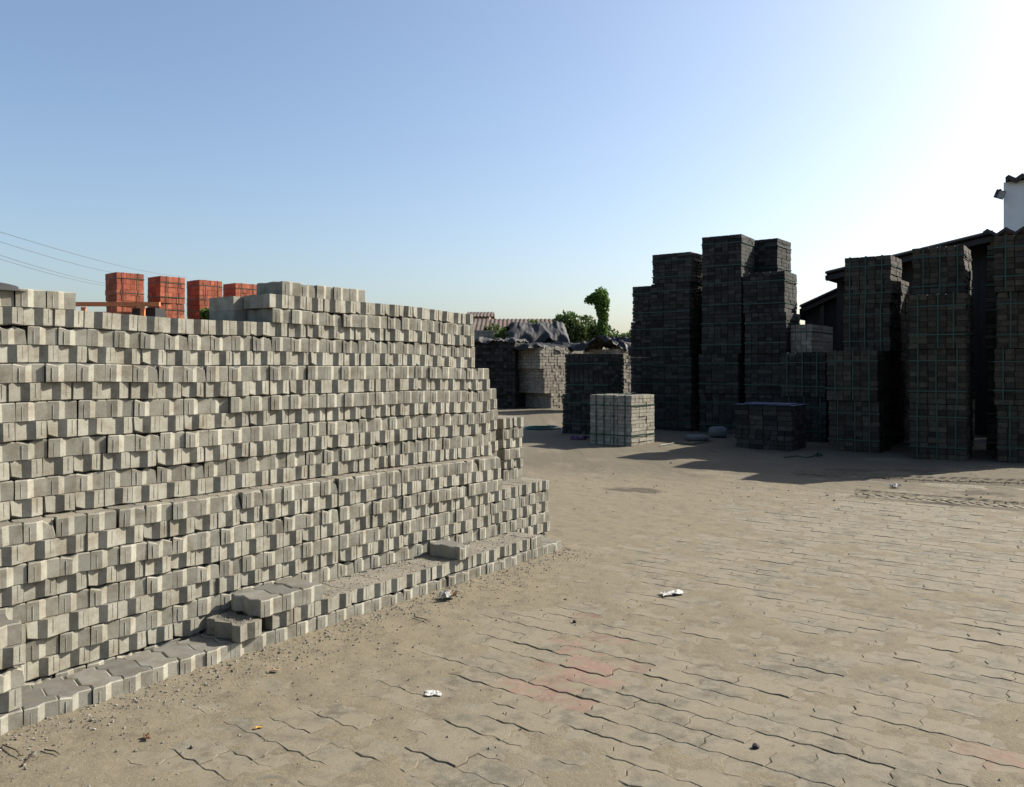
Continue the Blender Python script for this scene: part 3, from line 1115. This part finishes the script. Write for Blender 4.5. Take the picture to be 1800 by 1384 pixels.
# sunlit stepped stack
RS2 = R(40)
q = pg(951, 719); q = px(949, 700, 26.3)
far_stack("sunlit stack with stepped corner under the black tarp", (q.x, 26.3, 0), RS2, 3.2, 1.6, 2.02, M_CUBE_PALE, 0.13, 0.1, seed=82,
          steps=((0.45, 0.48), (1.0, 0.2), (1.3, 0.16)))
q2 = px(913, 700, 27.6)
far_stack("shaded stack standing in the gap behind the stepped corner", (q2.x, 27.4, 0), R(38), 0.9, 1.2, 1.4, M_CUBE, 0.14, 0.1, seed=83)
tarp("black tarp hanging in folds along the sunlit stepped stack", (q.x - 0.35, 26.15, 2.06), RS2, 3.6, 2.0, 0.22, M_TARP, fold=0.06, seed=7)
q3 = px(900, 600, 29.0)
far_stack("high stack under the ridged tarp behind the stepped stack", (q3.x + 0.1, 29.2, 0), R(4), 1.75, 2.0, 2.45, M_CUBE, 0.2, 0.1, seed=84)
tarp("ridged grey tarp with upright folds on the high far stack", (q3.x, 29.0, 2.45), R(2), 1.95, 2.2, 0.28, M_TARP_G, ridge=0.50, fold=0.05, seed=11)
q4 = px(1052, 700, 24.5)
far_stack("sunlit stack partly hidden between the dark cubes and the towers", (q4.x + 0.55, 24.6, 0), R(38), 1.6, 1.2, 1.95, M_CUBE_PALE, 0.13, 0.1, seed=85,
          steps=((0.5, 0.0), (1.1, 0.16), (1.5, 0.05)))
tarp("crumpled black tarp heaped on the stack near the towers", (q4.x + 0.2, 24.3, 2.02), R(38), 2.2, 1.6, 0.28, M_TARP, fold=0.14, seed=15)

# ------------------------------------------------------------------ far buildings
def corrugated(mb, x0, x1, y0, y1, z00, z01, pitch=0.25, amp=0.03, th=0.02, mat=0):
    """sheet between two eave lines; z00 at y0, z01 at y1; ribs run along y"""
    n = max(4, int((x1 - x0) / pitch * 4))
    vv = []
    for s in (0, 1):
        for i in range(n + 1):
            x = x0 + (x1 - x0) * i / n
            z = amp * math.sin(2 * math.pi * (x - x0) / pitch)
            for y, zz in ((y0, z00), (y1, z01)):
                vv.append((x, y, zz + z - th * s))
    m = (n + 1) * 2
    ff = []
    for i in range(n):
        k = i * 2
        ff.append((k, k + 2, k + 3, k + 1))
        ff.append((m + k, m + k + 1, m + k + 3, m + k + 2))
        ff.append((k, m + k, m + k + 2, k + 2))
        ff.append((k + 1, k + 3, m + k + 3, m + k + 1))
    ff.append((0, 1, m + 1, m)); ff.append((m - 2, 2 * m - 2, 2 * m - 1, m - 1))
    mb.add(vv, ff, 0.0, mat)


def house(label, x0, x1, Y, zw, zr, depth, wallm, roofm, name, wins=(), rz=0.0):
    t = thing(name, label, "building", (x0, Y, 0), rz)
    w = x1 - x0
    mb = MB(); mb.box(0, w, 0, depth, 0, zw - 0.05)
    for xa in (0.0, w):
        pass
    mb.build("wall", [wallm], t)
    mb = MB()
    corrugated(mb, -0.3, w + 0.3, -0.4, depth / 2, zw, zr)
    corrugated(mb, -0.3, w + 0.3, depth + 0.4, depth / 2 + 0.01, zw, zr)
    mb.build("roof", [roofm], t)
    mb = MB()
    for xa in (0.0, w - 0.15):
        mb.add([(xa, 0, zw - 0.05), (xa, depth, zw - 0.05), (xa, depth / 2, zr - 0.06), (xa + 0.15, 0, zw - 0.05), (xa + 0.15, depth, zw - 0.05), (xa + 0.15, depth / 2, zr - 0.06)],
               [(0, 1, 2), (3, 5, 4), (0, 2, 5, 3), (1, 4, 5, 2), (0, 3, 4, 1)])
    mb.build("gable", [wallm], t)
    for (a, b, za, zb) in wins:
        mb = MB(); mb.box(a, b, -0.03, 0.02, za, zb); wd = mb.build("window", [M_DARKMETAL], t)
    return t


house("long low building with brown corrugated roof behind the shrubs", px(838, 600, 46).x, px(988, 600, 46).x, 46, 3.35, 4.25, 7.0, M_PLASTER, M_TILE, "farm_building",
      wins=((0.6, 1.3, 1.6, 2.6), (2.6, 3.3, 1.6, 2.6)))
house("small pale gabled house peeping over the brown roof", px(826, 600, 58).x, px(860, 600, 58).x, 58, 4.9, 5.4, 5.0, M_PLASTER, M_TILE, "gabled_house", rz=0)
q = px(832, 640, 31)
far_stack("pale block stack seen over the dark uneven stack", (q.x, 31, 0), R(3), 0.78, 1.0, 2.75, M_CUBE_PALE, 0.2, 0.11, seed=90, group=None)

# ------------------------------------------------------------------ shed on the right
def lean_roof(label, tip, run_d, run_n, rise, name, wall_in=0.8, fascia=0.16):
    """eave runs from tip along the wall direction, roof rises along N"""
    t = thing(name, label, "shed", (tip.x, tip.y, 0), WALL_RZ)
    # local x = D, local y = -N
    mb = MB()
    n = int(run_d / 0.2) * 4
    vv = []
    for s in (0, 1):
        for i in range(n + 1):
            x = run_d * i / n
            zz = 0.03 * math.sin(2 * math.pi * x / 0.2)
            vv.append((x, 0, tip.z + zz - 0.03 * s)); vv.append((x, -run_n, tip.z + rise + zz - 0.03 * s))
    m = (n + 1) * 2
    ff = []
    for i in range(n):
        k = i * 2
        ff += [(k, k + 1, k + 3, k + 2), (m + k, m + k + 2, m + k + 3, m + k + 1), (k, k + 2, m + k + 2, m + k), (k + 1, m + k + 1, m + k + 3, k + 3)]
    ff += [(0, m, m + 1, 1), (m - 2, m - 1, 2 * m - 1, 2 * m - 2)]
    mb.add(vv, ff)
    mb.build("roof", [M_ROOF], t)
    mb = MB()
    sl = rise / run_n
    for x in (0.08, run_d - 0.2):
        mb.add([(x, 0.0, tip.z - 0.07), (x + 0.08, 0.0, tip.z - 0.07), (x, -run_n, tip.z + rise - 0.07), (x + 0.08, -run_n, tip.z + rise - 0.07),
                (x, 0.0, tip.z - 0.17), (x + 0.08, 0.0, tip.z - 0.17), (x, -run_n, tip.z + rise - 0.17), (x + 0.08, -run_n, tip.z + rise - 0.17)],
               [(0, 1, 3, 2), (4, 6, 7, 5), (0, 4, 5, 1), (2, 3, 7, 6), (0, 2, 6, 4), (1, 5, 7, 3)])
    mb.build("rafter", [M_DARKMETAL], t)
    mb = MB(); mb.box(0.0, run_d, -0.03, -0.005, tip.z - fascia, tip.z - 0.065); mb.build("fascia", [M_DARKMETAL], t)
    for x in (0.15, run_d * 0.5, run_d - 0.3):
        mb = MB(); mb.box(x, x + 0.1, -0.55, -0.45, 0, tip.z + sl * 0.45 - 0.18); mb.build("post", [M_DARKMETAL], t)
    # sheet wall under the roof, set in from its edge
    mb = MB()
    k = max(6, int(run_n / 0.1))
    vv, ff = [], []
    for i in range(k + 1):
        y = -0.03 - (run_n - 0.03) * i / k
        xx = wall_in + 0.02 * (i % 2)
        vv += [(xx, y, 0), (xx, y, tip.z - sl * y - 0.08)]
    for i in range(k):
        ff.append((2 * i, 2 * i + 2, 2 * i + 3, 2 * i + 1))
    mb.add(vv, ff)
    o = mb.build("sheet_wall", [M_DARKMETAL], t)
    return t


tipU = px(1450, 479, 17.2)
lean_roof("dark open shed with high sloping roof behind the strapped towers", tipU, 6.0, 3.06, 0.565, "storage_shed")
tipL = px(1405, 538, 20.0)
lean_roof("low dark lean-to roof between the tower groups", tipL, 7.5, 2.6, 1.10, "lean_to_shed", wall_in=0.35, fascia=0.34)

# rusty sheet building with corrugated roof edge, white block above it
q = px(1741, 640, 15.6)
t = thing("sheet_building", "rusty sheet-walled building with black corrugated roof edge", "building", (q.x, 15.6, 0), -TH)
mb = MB()
k = 50
vv, ff = [], []
zt = px(0, 404, 15.6).z
for i in range(k + 1):
    x = 5.0 * i / k
    vv += [(x, 0.03 * (i % 2), 0), (x, 0.03 * (i % 2), zt - 0.1)]
for i in range(k):
    ff.append((2 * i, 2 * i + 2, 2 * i + 3, 2 * i + 1))
k0 = len(vv)
vv += [(0, 0.03, 0), (0, 0.03, zt - 0.1), (0, 4, zt - 0.1), (0, 4, 0)]
ff.append((k0, k0 + 1, k0 + 2, k0 + 3))
mb.add(vv, ff); mb.build("wall", [M_RUST], t)
mb = MB(); corrugated(mb, -0.1, 5.2, -0.25, 4.0, zt - 0.06, zt + 0.25, pitch=0.30, amp=0.05, th=0.06); mb.build("roof", [M_ROOF], t)
q = px(1764, 640, 21.5)
zt = px(0, 321, 21.5).z
t = thing("plastered_building", "white plastered block rising above the rusty sheet building", "building", (q.x, 21.5, 0), -TH)
mb = MB(); mb.box(0, 3.5, 0, 3.2, 0, zt); mb.build("wall", [M_WHITE], t)
mb = MB(); corrugated(mb, 0.06, 3.7, -0.2, 3.4, zt + 0.10, zt + 0.2, pitch=0.3, amp=0.05, th=0.12); mb.build("roof", [M_ROOF], t)
# flood lamp on its corner
zf = px(0, 342, 21.3).z
f = thing("flood_lamp", "small black flood lamp fixed to the white block's corner", "lamp", (px(1757, 342, 21.3).x, 21.3, zf))
mb = MB()
Mx = Matrix.Rotation(0.35, 4, 'X') @ Matrix.Rotation(0.25, 4, 'Y')
mb.box(-0.1, 0.1, -0.07, 0.05, -0.11, 0.11, M=Mx); mb.build("housing", [M_DARKMETAL], f)
mb = MB(); mb.box(-0.08, 0.08, -0.078, -0.072, -0.09, 0.09, M=Mx); mb.build("lens", [M_GLASS], f)
mb = MB(); mb.tube([(0.0, 0.0, 0.13), (0.1, 0.12, 0.16), (0.2, 0.22, 0.1)], 0.015, 5); mb.build("bracket", [M_DARKMETAL], f)

# ------------------------------------------------------------------ things on the ground
q = pg(952, 755)
mb = MB()
pts = []
for i in range(150):
    a = i / 150 * 2 * math.pi * 3.2
    rr = 0.40 - 0.02 * (i / 50) + 0.02 * math.sin(a * 1.7)
    pts.append((rr * math.cos(a) * 1.0, rr * math.sin(a), 0.02 + 0.012 * (i / 50)))
pts += [(0.40 + 0.03 * k, -0.1 - 0.16 * k, 0.02) for k in range(1, 5)]
mb.tube(pts, 0.016, 5)
o = mb.build("garden_hose", [M_HOSE], None, (q.x, q.y, 0)); tag(o, "dark green hose coiled on the shaded ground", "hose")


def crumple(name, label, cat, at, w, d, h, mats, seed, rz=0.0, z=0.006, n=9, group=None):
    r = np.random.default_rng(seed)
    vv, ff, mm = [], [], []
    cut = r.uniform(0.75, 1.1, 64)
    for i in range(n + 1):
        for j in range(n + 1):
            a, b = i / n * 2 - 1, j / n * 2 - 1
            ang = math.atan2(b, a)
            k = cut[int((ang + math.pi) / (2 * math.pi) * 11.99)]
            zz = h * abs(float(fbm(np.array(a * 1.7 + seed), np.array(b * 1.7), seed, 3))) + h * 0.25 * r.random()
            vv.append((a * w / 2 * k, b * d / 2 * k, zz))
    for i in range(n):
        for j in range(n):
            k = i * (n + 1) + j
            ff.append((k, k + n + 1, k + n + 2, k + 1))
            mm.append(1 if (len(mats) > 1 and i > n * 0.62) else 0)
    o = link(name, mesh(name, vv, ff, mats, mm), None, (at.x, at.y, gz_at(at.x, at.y) + z), (0, 0, rz))
    s = o.modifiers.new("thickness", 'SOLIDIFY'); s.thickness = 0.0015
    return tag(o, label, cat, group)


crumple("plastic_scrap", "torn white plastic scrap lying on the pavers", "litter", pg(1182, 1046), 0.15, 0.07, 0.013, [M_PAPER], 1, 0.3)
crumple("paper_scrap", "flat white paper scrap lying on the dust", "litter", pg(761, 1220), 0.075, 0.055, 0.007, [M_PAPER], 2, 0.0)
crumple("paper_wrapper", "crumpled white and brown wrapper near the block row", "litter", pg(788, 1056), 0.105, 0.085, 0.04, [M_PAPER, M_CARD], 3, 0.3)
crumple("paper_scrap", "tiny pale scrap on the tyre tracks", "litter", pg(1574, 858), 0.11, 0.08, 0.04, [M_PAPER], 4, 0.2)
crumple("dry_leaf", "small yellow leaf on the dust", "leaf", pg(455, 1281), 0.036, 0.017, 0.007, [M_LEAFY], 5, 0.5, n=5)
crumple("dry_leaf", "curled brown leaf on the dust", "leaf", pg(258, 1302), 0.022, 0.042, 0.012, [M_LEAFB], 6, 0.5, n=5)
crumple("dry_leaf", "tan leaf fragment beside the block row", "leaf", pg(483, 1183), 0.042, 0.025, 0.01, [M_CARD], 8, 0.2, n=5)
crumple("cloth_bundle", "purple cloth dropped beside the pale strapped cube", "cloth", pg(1018, 774), 0.36, 0.22, 0.06, [M_PURPLE], 7, 0.2)
crumple("green_scrap", "small green plastic scrap in the towers' shade", "litter", pg(1438, 804), 0.12, 0.08, 0.06, [M_STRAP], 12, 0.2)
for k, (xx, yy, ww, lab) in enumerate(((1225, 772, 0.42, "flat pale sack lying before the shaded towers"), (1262, 766, 0.36, "plump pale sack propped beside the flat sack"))):
    q = pg(xx, yy + 4)
    vv, ff = [], []
    for i in range(12):
        for j in range(9):
            th, ph = math.pi * j / 8, 2 * math.pi * i / 12
            c = lambda s: math.copysign(abs(s) ** 0.6, s)
            vv.append((ww / 2 * c(math.sin(th)) * c(math.cos(ph)), 0.16 * c(math.sin(th)) * c(math.sin(ph)), (0.06 + 0.05 * k) * (c(math.cos(th)) + 1) + 0.006 * random.random()))
    for i in range(12):
        for j in range(8):
            a, b = i * 9 + j, ((i + 1) % 12) * 9 + j
            ff.append((a, a + 1, b + 1, b))
    o = link("cement_sack", mesh("cement_sack", vv, ff, M_SACK, smooth=True), None, (q.x, q.y, 0.003), (0, 0, 0.2 - 0.3 * k))
    tag(o, lab, "sack")


def rock(r, rnd):
    f = [(0, 2, 4), (2, 1, 4), (1, 3, 4), (3, 0, 4), (2, 0, 5), (1, 2, 5), (3, 1, 5), (0, 3, 5)]
    v = [Vector(p) * r * rnd.uniform(0.6, 1.25) for p in ((1, 0, 0), (-1, 0, 0), (0, 1, 0), (0, -1, 0), (0, 0, 0.8), (0, 0, -0.8))]
    Mx = Matrix.Rotation(rnd.uniform(0, 6.28), 3, 'Z') @ Matrix.Rotation(rnd.uniform(-0.6, 0.6), 3, 'X')
    return [Mx @ p for p in v], f


def stone(label, at, r, mat, seed):
    rnd = random.Random(seed)
    import bmesh
    bm = bmesh.new()
    bmesh.ops.create_icosphere(bm, subdivisions=2, radius=r)
    for v in bm.verts:
        v.co *= rnd.uniform(0.8, 1.12)
        v.co.z *= 0.75
    me = bpy.data.meshes.new("stone")
    bm.to_mesh(me); bm.free()
    me.materials.append(mat)
    o = link("stone", me, None, (at.x, at.y, max(0, gz_at(at.x, at.y)) + r * 0.45))
    return tag(o, label, "stone")


stone("single black stone lying on the grey pavers", pg(1328, 1315), 0.0135, M_BLACK, 1)
stone("small dark stone by the reddish pavers", pg(1010, 1094), 0.011, M_BLACK, 2)
for k, (x0, y0, x1, y1, lab) in enumerate(((5, 1318, 38, 1338, "thin dark twig lying near the wall's foot column"), (40, 1352, 58, 1330, "short forked twig on the dust near the foot row"),
                                           (78, 1325, 105, 1334, "stubby twig on the dust before the foot row"), (728, 1088, 755, 1098, "brown twig on the dust near the crumpled wrapper"))):
    a, b = pg(x0, y0), pg(x1, y1)
    za, zb = gz_at(a.x, a.y) + 0.006, gz_at(b.x, b.y) + 0.008
    mb = MB()
    mid = a.lerp(b, 0.55) + Vector((0.006, 0.004, 0))
    mb.tube([(a.x, a.y, za), (mid.x, mid.y, (za + zb) / 2 + 0.003), (b.x, b.y, zb)], [0.003, 0.0024, 0.0012], 5)
    mb.tube([(mid.x, mid.y, (za + zb) / 2 + 0.003), (mid.x + 0.02, mid.y - 0.012, zb + 0.002)], [0.0018, 0.0008], 4)
    o = mb.build("twig", [M_WOOD]); tag(o, lab, "twig")

# gravel and crumbs: uncountable
gr = MB()
rnd = random.Random(99)
for k in range(5200):
    a = rnd.random()
    if a < 0.62:
        u = rnd.uniform(-1.0, 3.78); w = -abs(rnd.gauss(0.02, 0.14)) - 0.004
    elif a < 0.85:
        u = rnd.uniform(-1.0, 3.0); w = -abs(rnd.gauss(0, 0.6)) - 0.01
    else:
        u = rnd.uniform(-1.0, 8.5); w = -rnd.uniform(0.01, 5.5)
    X, Y, _ = wl(u, w)
    r = min(0.013, abs(rnd.gauss(0, 0.0028)) + 0.0013)
    v, f = rock(r, rnd)
    z = gz_at(X, Y) + r * 0.3
    if z < 0.0005:
        z = max(z, 0.0005) if rnd.random() < 0.6 else z
    gr.add([p + Vector((X, Y, z)) for p in v], f, rnd.random())
for k in range(180):                                     # clods on the churned dirt
    p = pg(rnd.uniform(1000, 1800), rnd.uniform(815, 905))
    r = abs(rnd.gauss(0, 0.006)) + 0.003
    v, f = rock(r, rnd)
    gr.add([q_ + Vector((p.x, p.y, gz_at(p.x, p.y) + r * 0.3)) for q_ in v], f, rnd.random())
for k in range(1500):                                    # crumbs on the second row and the ledge
    if rnd.random() < 0.8:
        u, w, z = rnd.uniform(1.45, 3.4), rnd.uniform(0.005, 0.26), z_of(3)
        if rnd.random() < 0.25:
            u = rnd.uniform(0.93, 1.02); w = rnd.uniform(0.0, 0.2)
        if 2.5 < u < 2.66:
            continue
    else:
        u, w, z = rnd.uniform(-0.3, 3.3), rnd.uniform(0.30, 0.385), z_of(10)
    X, Y, _ = wl(u, w)
    r = min(0.007, abs(rnd.gauss(0, 0.002)) + 0.001)
    v, f = rock(r, rnd)
    gr.add([p + Vector((X, Y, z + r * 0.3)) for p in v], f, rnd.random())
o = gr.build("gravel", [M_GRAVEL])
tag(o, "loose gravel and crumbs scattered along the block wall's foot", "gravel", kind="stuff")

# cut strap ends left on the ground
for pts_px, lab in (([(1160, 786), (1185, 781), (1215, 784), (1250, 778)], "loose green strap end lying beside the pale strapped cube"),
                    ([(1378, 806), (1400, 803), (1418, 806), (1430, 803)], "short green strap end in the shade before the low dark cube")):
    mb = MB()
    mb.tube([(p.x, p.y, gz_at(p.x, p.y) + 0.012) for p in (pg(a, b) for a, b in pts_px)], 0.009, 5)
    o = mb.build("strap_end", [M_STRAP]); tag(o, lab, "strap")
